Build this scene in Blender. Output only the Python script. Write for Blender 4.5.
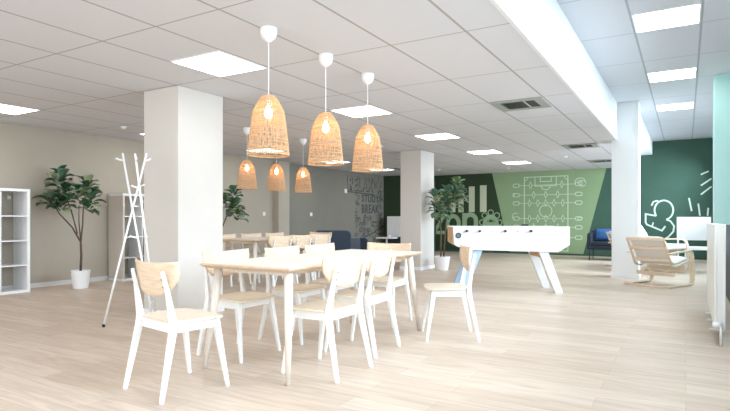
import bpy, bmesh, math, random
from mathutils import Vector, Matrix
PI = math.pi
rnd = random.Random(7)
for o in list(bpy.data.objects): bpy.data.objects.remove(o)
S = bpy.context.scene
COL = S.collection

# ------------------------------------------------------------------ camera
cam_d = bpy.data.cameras.new('camera'); cam = bpy.data.objects.new('camera', cam_d); COL.objects.link(cam)
cam.location = (0, 0, 1.05); cam.rotation_euler = (PI/2, 0, 0.536)
cam_d.sensor_width = 36; cam_d.lens = 540/730*36; cam_d.shift_y = (218.5-205.5)/730
cam_d.clip_start = 0.05; cam_d.clip_end = 200
S.camera = cam
# ------------------------------------------------------------------ world, daylight, exposure
W = bpy.data.worlds.new('world'); S.world = W; W.use_nodes = True
bg = W.node_tree.nodes['Background']; bg.inputs[0].default_value = (0.80, 0.90, 1.0, 1); bg.inputs[1].default_value = 1.0
S.view_settings.view_transform = 'Standard'; S.view_settings.look = 'None'
S.view_settings.exposure = -0.13; S.view_settings.gamma = 1; S.view_settings.use_curve_mapping = False
def area(name, loc, rot, sx, sy, power, color):
    l = bpy.data.lights.new(name, 'AREA'); l.shape = 'RECTANGLE'; l.size = sx; l.size_y = sy; l.energy = power; l.color = color; l.spread = 2.5
    o = bpy.data.objects.new(name, l); COL.objects.link(o); o.location = loc; o.rotation_euler = rot; return o
DAY = (0.74, 0.87, 1.0)
# daylight outside the window band of the right wall (facing -X)
for k, (y0, y1, p) in enumerate([(-2.6, 0.8, 130), (1.2, 4.6, 175), (5.0, 8.4, 190), (10.0, 12.8, 230), (13.2, 15.8, 210)]):
    area('window_daylight', (0.92, (y0+y1)/2, 1.95), (0, PI/2-.62, 0), 1.8, y1-y0, p, DAY)
for x0, x1 in [(-8.0, -5.4), (-5.0, -2.4), (-2.0, 0.3)]:  # fill added behind the camera (facing +Y) to lift the -Y faces
    area('window_daylight', ((x0+x1)/2, -3.32, 1.65), (PI/2, 0, 0), x1-x0, 1.4, 70, (0.93, 0.97, 1.0))
PANEL_EMIT = 9.5
BULB = 40.0

# ------------------------------------------------------------------ materials
def new_mat(name):
    m = bpy.data.materials.new(name); m.use_nodes = True
    return m, m.node_tree, m.node_tree.nodes['Principled BSDF']
def mat(name, col, rough=0.5, noise=0.0, scale=20, metal=0.0, bump=0.0, stretch=(1,1,1), spec=0.5, sheen=0.0):
    m, nt, b = new_mat(name)
    b.inputs['Base Color'].default_value = (*col, 1); b.inputs['Roughness'].default_value = rough; b.inputs['Metallic'].default_value = metal
    b.inputs['Specular IOR Level'].default_value = spec; b.inputs['Sheen Weight'].default_value = sheen
    if noise or bump:
        tc = nt.nodes.new('ShaderNodeTexCoord'); mp = nt.nodes.new('ShaderNodeMapping'); mp.inputs['Scale'].default_value = stretch
        n = nt.nodes.new('ShaderNodeTexNoise'); n.inputs['Scale'].default_value = scale; n.inputs['Detail'].default_value = 4
        nt.links.new(tc.outputs['Object'], mp.inputs[0]); nt.links.new(mp.outputs[0], n.inputs['Vector'])
        if noise:
            r = nt.nodes.new('ShaderNodeMapRange'); r.inputs[1].default_value = .3; r.inputs[2].default_value = .7
            r.inputs[3].default_value = 1-noise; r.inputs[4].default_value = 1+noise*.5
            nt.links.new(n.outputs['Fac'], r.inputs[0])
            mx = nt.nodes.new('ShaderNodeVectorMath'); mx.operation = 'SCALE'; mx.inputs[0].default_value = col
            nt.links.new(r.outputs[0], mx.inputs['Scale']); nt.links.new(mx.outputs[0], b.inputs['Base Color'])
        if bump:
            bp = nt.nodes.new('ShaderNodeBump'); bp.inputs['Strength'].default_value = bump; bp.inputs['Distance'].default_value = .01
            nt.links.new(n.outputs['Fac'], bp.inputs['Height']); nt.links.new(bp.outputs[0], b.inputs['Normal'])
    return m
def emit(name, col, s):
    m, nt, b = new_mat(name)
    b.inputs['Base Color'].default_value = (*col, 1); b.inputs['Emission Color'].default_value = (*col, 1); b.inputs['Emission Strength'].default_value = s
    return m
def floor_mat():
    m, nt, b = new_mat('oak_plank_floor'); N = nt.nodes; L = nt.links
    tc = N.new('ShaderNodeTexCoord'); br = N.new('ShaderNodeTexBrick')
    br.offset = .37; br.offset_frequency = 2
    br.inputs['Scale'].default_value = 1; br.inputs['Brick Width'].default_value = 1.22; br.inputs['Row Height'].default_value = 0.18
    br.inputs['Mortar Size'].default_value = 0.0015; br.inputs['Mortar Smooth'].default_value = .3; br.inputs['Bias'].default_value = 0
    br.inputs['Color1'].default_value = (0.60, 0.475, 0.37, 1); br.inputs['Color2'].default_value = (0.69, 0.57, 0.465, 1); br.inputs['Mortar'].default_value = (0.44, 0.34, 0.26, 1)
    L.new(tc.outputs['Object'], br.inputs['Vector'])
    mp = N.new('ShaderNodeMapping'); mp.inputs['Scale'].default_value = (1.0, 11, 1); L.new(tc.outputs['Object'], mp.inputs[0])
    n = N.new('ShaderNodeTexNoise'); n.inputs['Scale'].default_value = 2.2; n.inputs['Detail'].default_value = 7; n.inputs['Distortion'].default_value = 1.1; L.new(mp.outputs[0], n.inputs['Vector'])
    r = N.new('ShaderNodeMapRange'); r.inputs[1].default_value = .3; r.inputs[2].default_value = .7; r.inputs[3].default_value = .84; r.inputs[4].default_value = 1.10; L.new(n.outputs['Fac'], r.inputs[0])
    v = N.new('ShaderNodeVectorMath'); v.operation = 'SCALE'; L.new(br.outputs['Color'], v.inputs[0]); L.new(r.outputs[0], v.inputs['Scale']); L.new(v.outputs[0], b.inputs['Base Color'])
    b.inputs['Roughness'].default_value = .42; b.inputs['Specular IOR Level'].default_value = .45
    return m
def tile_mat(name, x0, dx, y0, dy, w, base, line):
    """suspended ceiling: grid lines at x0+k*dx and y0+k*dy (object space = world)"""
    m, nt, b = new_mat(name); N = nt.nodes; L = nt.links
    tc = N.new('ShaderNodeTexCoord'); sp = N.new('ShaderNodeSeparateXYZ'); L.new(tc.outputs['Object'], sp.inputs[0])
    def ln(out, o0, d, ww):
        a = N.new('ShaderNodeMath'); a.operation = 'SUBTRACT'; L.new(out, a.inputs[0]); a.inputs[1].default_value = o0
        p = N.new('ShaderNodeMath'); p.operation = 'PINGPONG'; L.new(a.outputs[0], p.inputs[0]); p.inputs[1].default_value = d/2
        c = N.new('ShaderNodeMath'); c.operation = 'LESS_THAN'; L.new(p.outputs[0], c.inputs[0]); c.inputs[1].default_value = ww/2
        return c.outputs[0]
    a = ln(sp.outputs[0], x0, dx, w); c = ln(sp.outputs[1], y0, dy, w*.7)
    mx = N.new('ShaderNodeMath'); mx.operation = 'MAXIMUM'; L.new(a, mx.inputs[0]); L.new(c, mx.inputs[1])
    n = N.new('ShaderNodeTexNoise'); n.inputs['Scale'].default_value = 160; L.new(tc.outputs['Object'], n.inputs['Vector'])
    mr = N.new('ShaderNodeMapRange'); mr.inputs[3].default_value = .94; mr.inputs[4].default_value = 1.04; L.new(n.outputs['Fac'], mr.inputs[0])
    v = N.new('ShaderNodeVectorMath'); v.operation = 'SCALE'; v.inputs[0].default_value = base; L.new(mr.outputs[0], v.inputs['Scale'])
    k = N.new('ShaderNodeMix'); k.data_type = 'RGBA'; L.new(mx.outputs[0], k.inputs['Factor']); L.new(v.outputs[0], k.inputs['A']); k.inputs['B'].default_value = (*line, 1)
    L.new(k.outputs['Result'], b.inputs['Base Color']); b.inputs['Roughness'].default_value = .9; b.inputs['Specular IOR Level'].default_value = .1
    return m
def wood(name, c1, c2, axis_scale=(1, 14, 14), rough=.45):
    m, nt, b = new_mat(name); N = nt.nodes; L = nt.links
    tc = N.new('ShaderNodeTexCoord'); mp = N.new('ShaderNodeMapping'); mp.inputs['Scale'].default_value = axis_scale; L.new(tc.outputs['Object'], mp.inputs[0])
    n = N.new('ShaderNodeTexNoise'); n.inputs['Scale'].default_value = 5; n.inputs['Detail'].default_value = 5; n.inputs['Distortion'].default_value = .6; L.new(mp.outputs[0], n.inputs['Vector'])
    r = N.new('ShaderNodeValToRGB'); r.color_ramp.elements[0].color = (*c1, 1); r.color_ramp.elements[1].color = (*c2, 1); r.color_ramp.elements[0].position = .35; r.color_ramp.elements[1].position = .65
    L.new(n.outputs['Fac'], r.inputs[0]); L.new(r.outputs[0], b.inputs['Base Color']); b.inputs['Roughness'].default_value = rough
    return m
def glass_mat():
    m = bpy.data.materials.new('window_glass'); m.use_nodes = True; nt = m.node_tree; nt.nodes.clear()
    o = nt.nodes.new('ShaderNodeOutputMaterial'); t = nt.nodes.new('ShaderNodeBsdfTransparent'); g = nt.nodes.new('ShaderNodeBsdfGlossy'); g.inputs['Roughness'].default_value = .02
    f = nt.nodes.new('ShaderNodeFresnel'); f.inputs[0].default_value = 1.45; mx = nt.nodes.new('ShaderNodeMixShader')
    nt.links.new(f.outputs[0], mx.inputs[0]); nt.links.new(t.outputs[0], mx.inputs[1]); nt.links.new(g.outputs[0], mx.inputs[2]); nt.links.new(mx.outputs[0], o.inputs[0])
    return m
M = dict(
    floor=floor_mat(),
    ceil_low=tile_mat('ceiling_tiles', -3.29, .63, 3.82, 1.24, .020, (.745, .75, .78), (.455, .435, .415)),
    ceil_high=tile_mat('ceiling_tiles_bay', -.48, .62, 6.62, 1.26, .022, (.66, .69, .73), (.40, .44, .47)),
    taupe=mat('taupe_wall_paint', (.46, .41, .335), .85, .03, 3),
    column=mat('greige_column_paint', (.64, .605, .56), .8, .02, 3),
    white_wall=mat('white_wall_paint', (.86, .87, .88), .8),
    grey_paint=mat('warm_grey_wall_paint', (.24, .228, .19), .85, .03, 3),
    dkgreen=mat('dark_olive_green_paint', (.028, .055, .022), .75, .04, 3),
    ltgreen=mat('light_sage_green_paint', (.30, .42, .23), .75, .03, 3),
    teal=mat('blue_green_paint', (.050, .118, .082), .75, .04, 3),
    mint=mat('mint_green_paint', (.52, .78, .76), .7),
    pale_paint=mat('cream_lettering_paint', (.62, .66, .48), .7),
    sage_letter=mat('sage_lettering_paint', (.33, .47, .28), .7),
    white_line=mat('white_mural_paint', (.72, .85, .76), .7),
    white_soft=mat('pale_green_line_paint', (.62, .74, .58), .7),
    black_line=mat('charcoal_mural_paint', (.085, .09, .085), .8),
    base=mat('baseboard_white', (.70, .69, .67), .6),
    white=mat('white_lacquer', (.88, .88, .88), .35),
    whitewood=mat('white_painted_beech', (.88, .88, .87), .4),
    metalwhite=mat('white_powder_coat', (.86, .86, .86), .35),
    veneer=wood('birch_veneer_seat', (.76, .64, .50), (.84, .73, .59), (10, 1.2, 10)),
    veneer_back=wood('birch_veneer_back', (.70, .53, .37), (.80, .65, .49), (1.2, 8, 18)),
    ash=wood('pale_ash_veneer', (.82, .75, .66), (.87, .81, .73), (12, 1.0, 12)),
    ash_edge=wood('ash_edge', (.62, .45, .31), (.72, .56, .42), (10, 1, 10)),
    ash_leg=wood('pale_ash_leg', (.74, .66, .57), (.84, .77, .69), (14, 14, 1.2)),
    birch=wood('bent_birch', (.74, .58, .42), (.84, .70, .54), (10, 2, 10)),
    orange_wood=wood('beech_orange_panel', (.60, .34, .16), (.70, .43, .22), (2, 8, 8)),
    screw=mat('steel_screw', (.35, .34, .33), .35, metal=.9),
    rattan=mat('woven_rattan', (.72, .46, .25), .7, .25, 60),
    bulb=emit('warm_bulb', (1.0, .66, .34), BULB),
    panel=emit('lit_light_panel', (1.0, .985, .96), PANEL_EMIT),
    cord=mat('white_cord', (.85, .84, .83), .5),
    shelfbeige=mat('pale_greige_cabinet_side', (.66, .60, .53), .6),
    pot=mat('white_ceramic_pot', (.86, .86, .86), .35),
    soil=mat('dark_potting_soil', (.05, .035, .025), .95, .3, 60),
    bark=mat('brown_plant_stem', (.13, .085, .06), .85, .3, 30),
    leaf=None, navy=mat('navy_upholstery', (.040, .065, .105), .9, .15, 90, sheen=.3),
    navy_dark=mat('black_navy_upholstery', (.014, .022, .034), .9, .15, 90),
    blue=mat('royal_blue_cushion_fabric', (.035, .115, .30), .9, .1, 90),
    cream=mat('cream_canvas', (.84, .81, .76), .95, .05, 120, bump=.1),
    white_canvas=mat('white_canvas', (.85, .86, .87), .95),
    black=mat('black_metal', (.015, .015, .016), .5),
    black_rubber=mat('black_rubber', (.02, .02, .02), .8),
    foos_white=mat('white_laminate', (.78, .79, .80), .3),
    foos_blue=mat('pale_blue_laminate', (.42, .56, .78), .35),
    steel=mat('polished_steel', (.6, .6, .6), .2, metal=1),
    vent_frame=mat('grey_green_vent_frame', (.36, .39, .36), .6),
    vent_dark=mat('vent_dark_inside', (.05, .055, .05), .8),
    radiator=mat('white_radiator_enamel', (.86, .87, .84), .35),
    charcoal=mat('charcoal_grille', (.012, .017, .02), .5),
    grey_fabric=mat('light_grey_fabric', (.42, .42, .42), .95, .1, 100),
    glass=glass_mat(), alu=mat('dark_aluminium_frame', (.10, .11, .12), .45, metal=.3),
)
def leaf_mat(name, c1, c2):
    m = wood(name, c1, c2, (9, 9, 9), .34); return m
M['leaf'] = leaf_mat('dark_fig_leaf', (.012, .050, .026), (.07, .15, .065))
M['leaf_light'] = leaf_mat('olive_fig_leaf', (.05, .13, .04), (.20, .29, .10))
M['leaf_rim'] = leaf_mat('pale_yellow_green_leaf', (.20, .28, .14), (.48, .52, .32))
M['leaf_mid'] = leaf_mat('grey_green_leaf', (.05, .13, .085), (.16, .27, .17))

# ------------------------------------------------------------------ mesh builder
class MB:
    def __init__(s): s.v = []; s.f = []; s.mi = []
    def add(s, vs, fs, mi=0, T=None):
        n = len(s.v)
        for p in vs:
            p = Vector(p); s.v.append(tuple(T @ p if T else p))
        for f in fs: s.f.append(tuple(i+n for i in f)); s.mi.append(mi)
        return s
    def box(s, x0, y0, z0, x1, y1, z1, mi=0, T=None):
        vs = [(x, y, z) for z in (z0, z1) for (x, y) in ((x0, y0), (x1, y0), (x1, y1), (x0, y1))]
        return s.add(vs, [(3,2,1,0),(4,5,6,7),(0,1,5,4),(1,2,6,5),(2,3,7,6),(3,0,4,7)], mi, T)
    def prism(s, poly, axis, a, b, mi=0, T=None):
        """poly = 2-D points (counter-clockwise); extruded along axis from a to b"""
        def P(p, t):
            return {'x': (t, p[0], p[1]), 'y': (p[0], t, p[1]), 'z': (p[0], p[1], t)}[axis]
        n = len(poly); vs = [P(p, a) for p in poly]+[P(p, b) for p in poly]
        fs = [tuple(range(n))[::-1], tuple(range(n, 2*n))]+[(i, (i+1) % n, n+(i+1) % n, n+i) for i in range(n)]
        return s.add(vs, fs, mi, T)
    def tube(s, pts, r, n=8, mi=0, cap=True, sx=1.0, sy=1.0, square=False, T=None):
        pts = [Vector(p) for p in pts]; rs = r if isinstance(r, (list, tuple)) else [r]*len(pts)
        rings = []; up = None
        for i, p in enumerate(pts):
            d = (pts[min(i+1, len(pts)-1)]-pts[max(i-1, 0)]).normalized()
            if up is None:
                up = Vector((0, 0, 1)) if abs(d.z) < .9 else Vector((0, 1, 0))
            a = d.cross(up); 
            if a.length < 1e-5: a = d.cross(Vector((1, 0, 0)))
            a.normalize(); b = a.cross(d).normalized(); up = b
            off = PI/4 if square else 0
            rings.append([p+a*math.cos(2*PI*k/n+off)*rs[i]*sx+b*math.sin(2*PI*k/n+off)*rs[i]*sy for k in range(n)])
        vs = [q for R in rings for q in R]; fs = []
        for i in range(len(pts)-1):
            for k in range(n): fs.append((i*n+k, i*n+(k+1) % n, (i+1)*n+(k+1) % n, (i+1)*n+k))
        if cap: fs.append(tuple(range(n))[::-1]); fs.append(tuple(range((len(pts)-1)*n, len(pts)*n)))
        return s.add(vs, fs, mi, T)
    def lathe(s, prof, n=24, mi=0, c=(0, 0), T=None, caps=True):
        vs = [(c[0]+r*math.cos(2*PI*k/n), c[1]+r*math.sin(2*PI*k/n), z) for r, z in prof for k in range(n)]
        fs = [(i*n+k, i*n+(k+1) % n, (i+1)*n+(k+1) % n, (i+1)*n+k) for i in range(len(prof)-1) for k in range(n)]
        if caps: fs.append(tuple(range(n))[::-1]); fs.append(tuple(range((len(prof)-1)*n, len(prof)*n)))
        return s.add(vs, fs, mi, T)
    def slab(s, grid, th, mi=0, T=None, nrm=None):
        """thick sheet from a grid of points (rows of equal length), thickness th along nrm"""
        R = len(grid); C = len(grid[0]); top = [Vector(p) for row in grid for p in row]
        nv = Vector(nrm or (0, 0, 1)); bot = [p-nv*th for p in top]; k = R*C
        vs = top+bot; fs = []
        for i in range(R-1):
            for j in range(C-1):
                a = i*C+j; q = (a, a+1, a+C+1, a+C); fs.append(q); fs.append(tuple(x+k for x in q[::-1]))
        edge = [j for j in range(C)]+[i*C+C-1 for i in range(1, R)]+[(R-1)*C+j for j in range(C-2, -1, -1)]+[i*C for i in range(R-2, 0, -1)]
        for a, b in zip(edge, edge[1:]+edge[:1]): fs.append((a, a+k, b+k, b))
        return s.add(vs, fs, mi, T)
    def build(s, name, mats, parent=None, bevel=0, smooth=False, seg=2, sub=0, loc=None, rz=None):
        me = bpy.data.meshes.new(name); me.from_pydata(s.v, [], s.f); 
        for m in (mats if isinstance(mats, (list, tuple)) else [mats]): me.materials.append(m)
        for p, i in zip(me.polygons, s.mi): p.material_index = i
        bm = bmesh.new(); bm.from_mesh(me); bmesh.ops.recalc_face_normals(bm, faces=bm.faces); bm.to_mesh(me); bm.free()
        if smooth:
            for p in me.polygons: p.use_smooth = True
        me.update()
        o = bpy.data.objects.new(name, me); COL.objects.link(o)
        if parent: o.parent = parent
        if loc: o.location = loc
        if rz is not None: o.rotation_euler.z = rz
        if bevel:
            b = o.modifiers.new('bevel', 'BEVEL'); b.width = bevel; b.segments = seg; b.limit_method = 'ANGLE'; b.angle_limit = .6
            if smooth: pass
        if sub:
            q = o.modifiers.new('sub', 'SUBSURF'); q.levels = sub; q.render_levels = sub
        return o
def struct(o): o['kind'] = 'structure'; return o
def tag(o, label, cat, group=None):
    o['label'] = label; o['category'] = cat
    if group: o['group'] = group
    return o
def empty(name, loc=(0, 0, 0), rz=0, label=None, cat=None, group=None):
    o = bpy.data.objects.new(name, None); COL.objects.link(o); o.location = loc; o.rotation_euler = (0, 0, rz); o.empty_display_size = .1
    if label: tag(o, label, cat, group)
    return o
def copy_tree(o, parent=None):
    c = o.copy(); COL.objects.link(c)
    if parent: c.parent = parent
    for ch in [x for x in list(bpy.data.objects) if x.parent == o and x != c]: copy_tree(ch, c)
    return c
def dup(proto, loc, rz, label, first, group=None):
    o = proto if first else copy_tree(proto)
    o.location = loc; o.rotation_euler = (0, 0, rz); o['label'] = label
    if group: o['group'] = group
    elif 'group' in o.keys(): del o['group']
    return o
def face(dx, dy): return math.atan2(-dx, dy)      # local +Y turned towards (dx, dy)
def rrect(x0, y0, x1, y1, r, n=5):
    pts = []
    for cx, cy, a0 in ((x1-r, y1-r, 0), (x0+r, y1-r, 90), (x0+r, y0+r, 180), (x1-r, y0+r, 270)):
        for k in range(n+1):
            a = math.radians(a0+90*k/n); pts.append((cx+r*math.cos(a), cy+r*math.sin(a)))
    return pts

# ================================================================== SETTING
XL, XR, YB, YF = -8.5, 0.6, -3.0, 16.2
ZL, ZH = 2.436, 3.09
BX = -1.04
m = MB().box(XL-.3, YB-.3, -.1, XR+.3, YF+.3, 0); struct(m.build('floor', M['floor']))
m = MB().box(XL-.1, YB-.1, ZL, BX-.03, YF+.1, ZL+.05); struct(m.build('ceiling', M['ceil_low']))
m = MB().box(BX-.02, YB-.1, ZH, XR+.1, YF+.1, ZH+.05); struct(m.build('ceiling', M['ceil_high']))
m = MB().box(BX-.03, YB-.1, ZL-.004, BX, YF+.1, ZH+.04); struct(m.build('trim_1', M['white_wall']))
m = MB().box(BX+.001, 10.9, 2.74, -.76, YF, ZH); struct(m.build('trim_2', M['white_wall']))
m = MB().box(XL-.1, YB-.1, 0, XL, 10.2, ZH+.05); m.box(XL-.1, 10.2, 0, XL, YF+.1, ZH+.05, 1); struct(m.build('wall_left', [M['taupe'], M['grey_paint']]))
m = MB().box(XL, 10.01, 0, XL+.16, 10.42, ZL); struct(m.build('trim_3', M['taupe'], bevel=.004))
# far wall: three painted fields in one wall (olive, sage wedge, blue-green)
def zx(x0, z0, x1, z1, z): return x0+(x1-x0)*(z-z0)/(z1-z0)
lt, lb = zx(-5.1, 2.44, -4.55, 0, ZH), -4.55
rt, rb = zx(-1.88, 2.44, -2.49, 0, ZH), -2.49
w = MB()
w.prism([(XL-.1, 0), (lb, 0), (lt, ZH), (XL-.1, ZH)], 'y', YF, YF+.1, 0)
w.prism([(lb, 0), (rb, 0), (rt, ZH), (lt, ZH)], 'y', YF, YF+.1, 1)
w.prism([(rb, 0), (XR+.1, 0), (XR+.1, ZH), (rt, ZH)], 'y', YF, YF+.1, 2)
struct(w.build('wall_far', [M['dkgreen'], M['ltgreen'], M['teal']]))
struct(MB().box(XL, 15.5, 0, -6.95, YF, ZL).build('wall_far_return', M['dkgreen']))
# right wall with a band of windows
wins = [(-2.6, .8), (1.2, 4.6), (5.0, 8.4), (10.0, 12.8), (13.2, 15.8)]
z0w, z1w = 1.0, 2.9
w = MB(); w.box(XR, YB-.1, 0, XR+.2, YF+.1, z0w); w.box(XR, YB-.1, z1w, XR+.2, YF+.1, ZH+.05)
ys = [YB-.1]+[a for p in wins for a in p]+[YF+.1]
for a, b in zip(ys[0::2], ys[1::2]): w.box(XR, a, z0w, XR+.2, b, z1w)
struct(w.build('wall_right', M['mint']))
bw = [(-8.0, -5.4), (-5.0, -2.4), (-2.0, .3)]
w = MB(); w.box(XL, YB-.2, 0, XR, YB, .9); w.box(XL, YB-.2, 2.35, XR, YB, ZH+.05)
xs = [XL]+[a for p in bw for a in p]+[XR]
for a, b in zip(xs[0::2], xs[1::2]): w.box(a, YB-.2, .9, b, YB, 2.35)
struct(w.build('wall_back', M['white_wall']))
n = 1
for y0, y1 in wins:
    f = MB(); t = .05
    f.box(XR+.08, y0, z0w, XR+.13, y1, z0w+t); f.box(XR+.08, y0, z1w-t, XR+.13, y1, z1w)
    for yy in (y0, (y0+y1)/2-t/2, y1-t): f.box(XR+.08, yy, z0w+t, XR+.13, yy+t, z1w-t)
    o = struct(f.build('window_%d' % n, M['alu'])); MB().box(XR+.10, y0+t, z0w+t, XR+.106, y1-t, z1w-t).build('pane', M['glass'], o); n += 1
for x0, x1 in bw:
    f = MB(); t = .05
    f.box(x0, YB-.13, .9, x1, YB-.08, .95); f.box(x0, YB-.13, 2.3, x1, YB-.08, 2.35)
    for xx in (x0, (x0+x1)/2-t/2, x1-t): f.box(xx, YB-.13, .95, xx+t, YB-.08, 2.3)
    o = struct(f.build('window_%d' % n, M['alu'])); MB().box(x0+t, YB-.11, .95, x1-t, YB-.104, 2.3).build('pane', M['glass'], o); n += 1
# pier between the windows and low charcoal apron under them
struct(MB().box(.35, 9.13, 0, XR-.001, 9.65, ZH).build('wall_pier', M['mint'], bevel=.004))
struct(MB().box(.47, 4.2, 0, XR-.001, 8.9, .965).build('trim_4', M['charcoal'], bevel=.004))
# columns
struct(MB().box(-5.08, 3.83, 0, -4.53, 4.46, ZL-.001).build('column', M['column'], bevel=.006))
struct(MB().box(-5.06, 9.95, 0, -4.6, 10.62, ZL-.001).build('column', M['column'], bevel=.006))
struct(MB().box(-1.13, 10.45, 0, -.70, 10.86, ZH-.001).build('column', M['white_wall'], bevel=.006))
# baseboards
b = MB(); b.box(XL, YB, 0, XL+.015, 10.01, .07); b.box(XL, 10.42, 0, XL+.015, 15.5, .07); struct(b.build('baseboard_left', M['base']))
struct(MB().box(-6.95, YF-.012, 0, XR, YF, .05).build('baseboard_far', mat('dark_green_skirting', (.05, .085, .05), .6)))
b = MB()
for (x0, y0, x1, y1) in ((-1.13, 10.45, -.70, 10.86), (-5.06, 9.95, -4.6, 10.62), (-5.08, 3.83, -4.53, 4.46)):
    b.box(x0-.012, y0-.012, 0, x1+.012, y0-.0001, .07); b.box(x0-.012, y1+.0001, 0, x1+.012, y1+.012, .07)
    b.box(x0-.012, y0, 0, x0-.0001, y1, .07); b.box(x1+.0001, y0, 0, x1+.012, y1, .07)
struct(b.build('baseboard_columns', M['white_wall']))

# ================================================================== MURALS (flat paint on the walls)
def ribbon(mb, pts, wd, plane, d0, th=.004, closed=False, mi=0):
    """painted line through 2-D points; plane 'y' -> (x, z) on wall y=d0 facing -y; 'x' -> (y, z) on wall x=d0 facing +x"""
    P = [Vector((p[0], p[1])) for p in pts]
    if closed: P.append(P[0])
    N = len(P); L = []; R = []
    for i in range(N):
        if closed: a = P[i-1] if i > 0 else P[-2]; c = P[i+1] if i < N-1 else P[1]
        else: a = P[max(i-1, 0)]; c = P[min(i+1, N-1)]
        d1 = (P[i]-a); d2 = (c-P[i]); d1 = d1.normalized() if d1.length > 1e-6 else d2.normalized(); d2 = d2.normalized() if d2.length > 1e-6 else d1
        t = d1+d2; t = t.normalized() if t.length > .3 else d1
        nn = Vector((-t.y, t.x)); k = 1/max(.5, nn.dot(Vector((-d1.y, d1.x))))
        L.append(P[i]+nn*wd/2*k); R.append(P[i]-nn*wd/2*k)
    f = -th if plane == 'y' else th
    def P3(p, t): return (p.x, d0+t, p.y) if plane == 'y' else (d0+t, p.x, p.y)
    vs = [P3(p, 0) for p in L]+[P3(p, 0) for p in R]+[P3(p, f) for p in L]+[P3(p, f) for p in R]; fs = []
    for i in range(N-1):
        fs += [(2*N+i, 2*N+i+1, 3*N+i+1, 3*N+i), (i, i+1, 2*N+i+1, 2*N+i), (N+i, 3*N+i, 3*N+i+1, N+i+1)]
    fs += [(0, 2*N, 3*N, N), (N-1, 2*N-1, 4*N-1, 3*N-1)]
    mb.add(vs, fs, mi)
def arc(cx, cz, rx, rz, a0, a1, n=20): return [(cx+rx*math.cos(math.radians(a0+(a1-a0)*k/n)), cz+rz*math.sin(math.radians(a0+(a1-a0)*k/n))) for k in range(n+1)]
def rect(x0, z0, x1, z1): return [(x0, z0), (x1, z0), (x1, z1), (x0, z1)]
YW = YF
pm = empty('wall_mural', (0, 0, 0), 0, 'pale line drawing of a table football pitch on the sage green wedge', 'mural')
p = MB()
def R(pts, w_=.022, closed=False): ribbon(p, pts, w_, 'y', YW, .004, closed)
R(rect(-4.12, .12, -2.89, 2.27), .026, True)
R([(-3.81, 2.25), (-3.81, 2.0), (-3.21, 2.0), (-3.21, 2.25)]); R([(-3.66, 2.25), (-3.66, 2.13), (-3.35, 2.13), (-3.35, 2.25)])
R(arc(-3.505, 2.0, .13, .11, 180, 360, 12)); R(arc(-3.505, 1.27, .175, .175, 0, 360, 28)[:-1], .022, True)
R(arc(-3.505, .40, .13, .11, 0, 180, 12)); R([(-3.81, .15), (-3.81, .40), (-3.21, .40), (-3.21, .15)])
R(arc(-4.12, 2.27, .1, .1, 270, 360, 6), .018); R(arc(-2.89, 2.27, .1, .1, 180, 270, 6), .018)
p.build('pitch_lines', M['white_soft'], pm)
rows = [(2.03, [-3.94, -3.06]), (1.745, [-3.85, -3.505, -3.17]), (1.50, [-3.97, -3.73, -3.505, -3.27, -3.03]), (1.05, [-3.97, -3.73, -3.505, -3.27, -3.03]), (.80, [-3.85, -3.505, -3.17]), (.51, [-3.94, -3.06])]
for z, xs_ in rows:
    p = MB()
    xp = [-4.26]+sorted(xs_)+[-2.70]
    for a, c in zip(xp, xp[1:]):
        R([(a+(.05 if a != -4.26 else 0), z), (c-(.05 if c != -2.70 else 0), z)], .016)
    for x in xs_: R([(x-.045, z), (x, z+.10), (x+.045, z), (x, z-.10)], .018, True)
    for cx in (-4.36, -2.60): R(rrect(cx-.09, z-.05, cx+.09, z+.05, .045, 4), .022, True)
    p.build('player_rod_drawing', M['white_soft'], pm)
c0 = (-2.56, 2.07)
for pts, w_ in [(arc(c0[0], c0[1], .14, .13, 20, 200, 12), .022), (arc(c0[0]+.06, c0[1]-.03, .09, .08, 0, 330, 12), .022), (arc(c0[0], c0[1], .07, .07, 30, 300, 8), .016),
                ([(-4.47, 1.80), (-4.40, 1.78), (-4.47, 1.70)], .02), (arc(-4.37, 1.12, .11, .09, 60, 250, 10), .02), (arc(-2.58, 1.05, .05, .04, 0, 300, 8), .02)]:
    p = MB(); R(pts, w_); p.build('doodle_stroke', M['white_soft'], pm)
# "chill zone" lettering on olive field
LIFT = [0]
def Rt(p_, pts, w_, closed=False): LIFT[0] += 1; ribbon(p_, pts, w_, 'y', YW, .0030+.0006*(LIFT[0] % 9), closed)
lt_ = tag(MB().build('wall_lettering', M['pale_paint']), 'large cream word chill painted on the dark olive wall behind the tall plant', 'lettering')
p = MB()
Rt(p, [(-5.375, 1.25), (-5.375, 2.075)], .21); Rt(p, [(-5.745, 1.25), (-5.745, 2.05)], .19); Rt(p, [(-6.10, 1.25), (-6.10, 1.72)], .17); Rt(p, [(-6.10, 1.80), (-6.10, 1.96)], .17)
Rt(p, [(-6.72, 1.25), (-6.72, 2.0)], .16); Rt(p, arc(-6.53, 1.52, .17, .20, 180, 0, 10)+[(-6.36, 1.25)], .15)
Rt(p, arc(-7.12, 1.50, .22, .22, 50, 310, 14), .16)
o2 = p.build('wall_lettering_tmp', M['pale_paint']); lt_.data = o2.data; lt_.name = 'wall_lettering'; bpy.data.objects.remove(o2)
p = MB(); zt = 1.16; zb = .60
Rt(p, [(-7.05, zt), (-6.66, zt), (-7.02, zb), (-6.64, zb)], .11)
Rt(p, arc(-6.36, .88, .19, .25, 0, 360, 20)[:-1], .13, True)
Rt(p, [(-5.98, zb-.05), (-5.98, 1.22)], .15); Rt(p, arc(-5.79, 1.0, .18, .17, 170, 0, 12)+[(-5.61, zb-.05)], .14)
Rt(p, arc(-5.14, .88, .19, .23, -60, -360, 20)+[(-5.30, .88)], .12)
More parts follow.
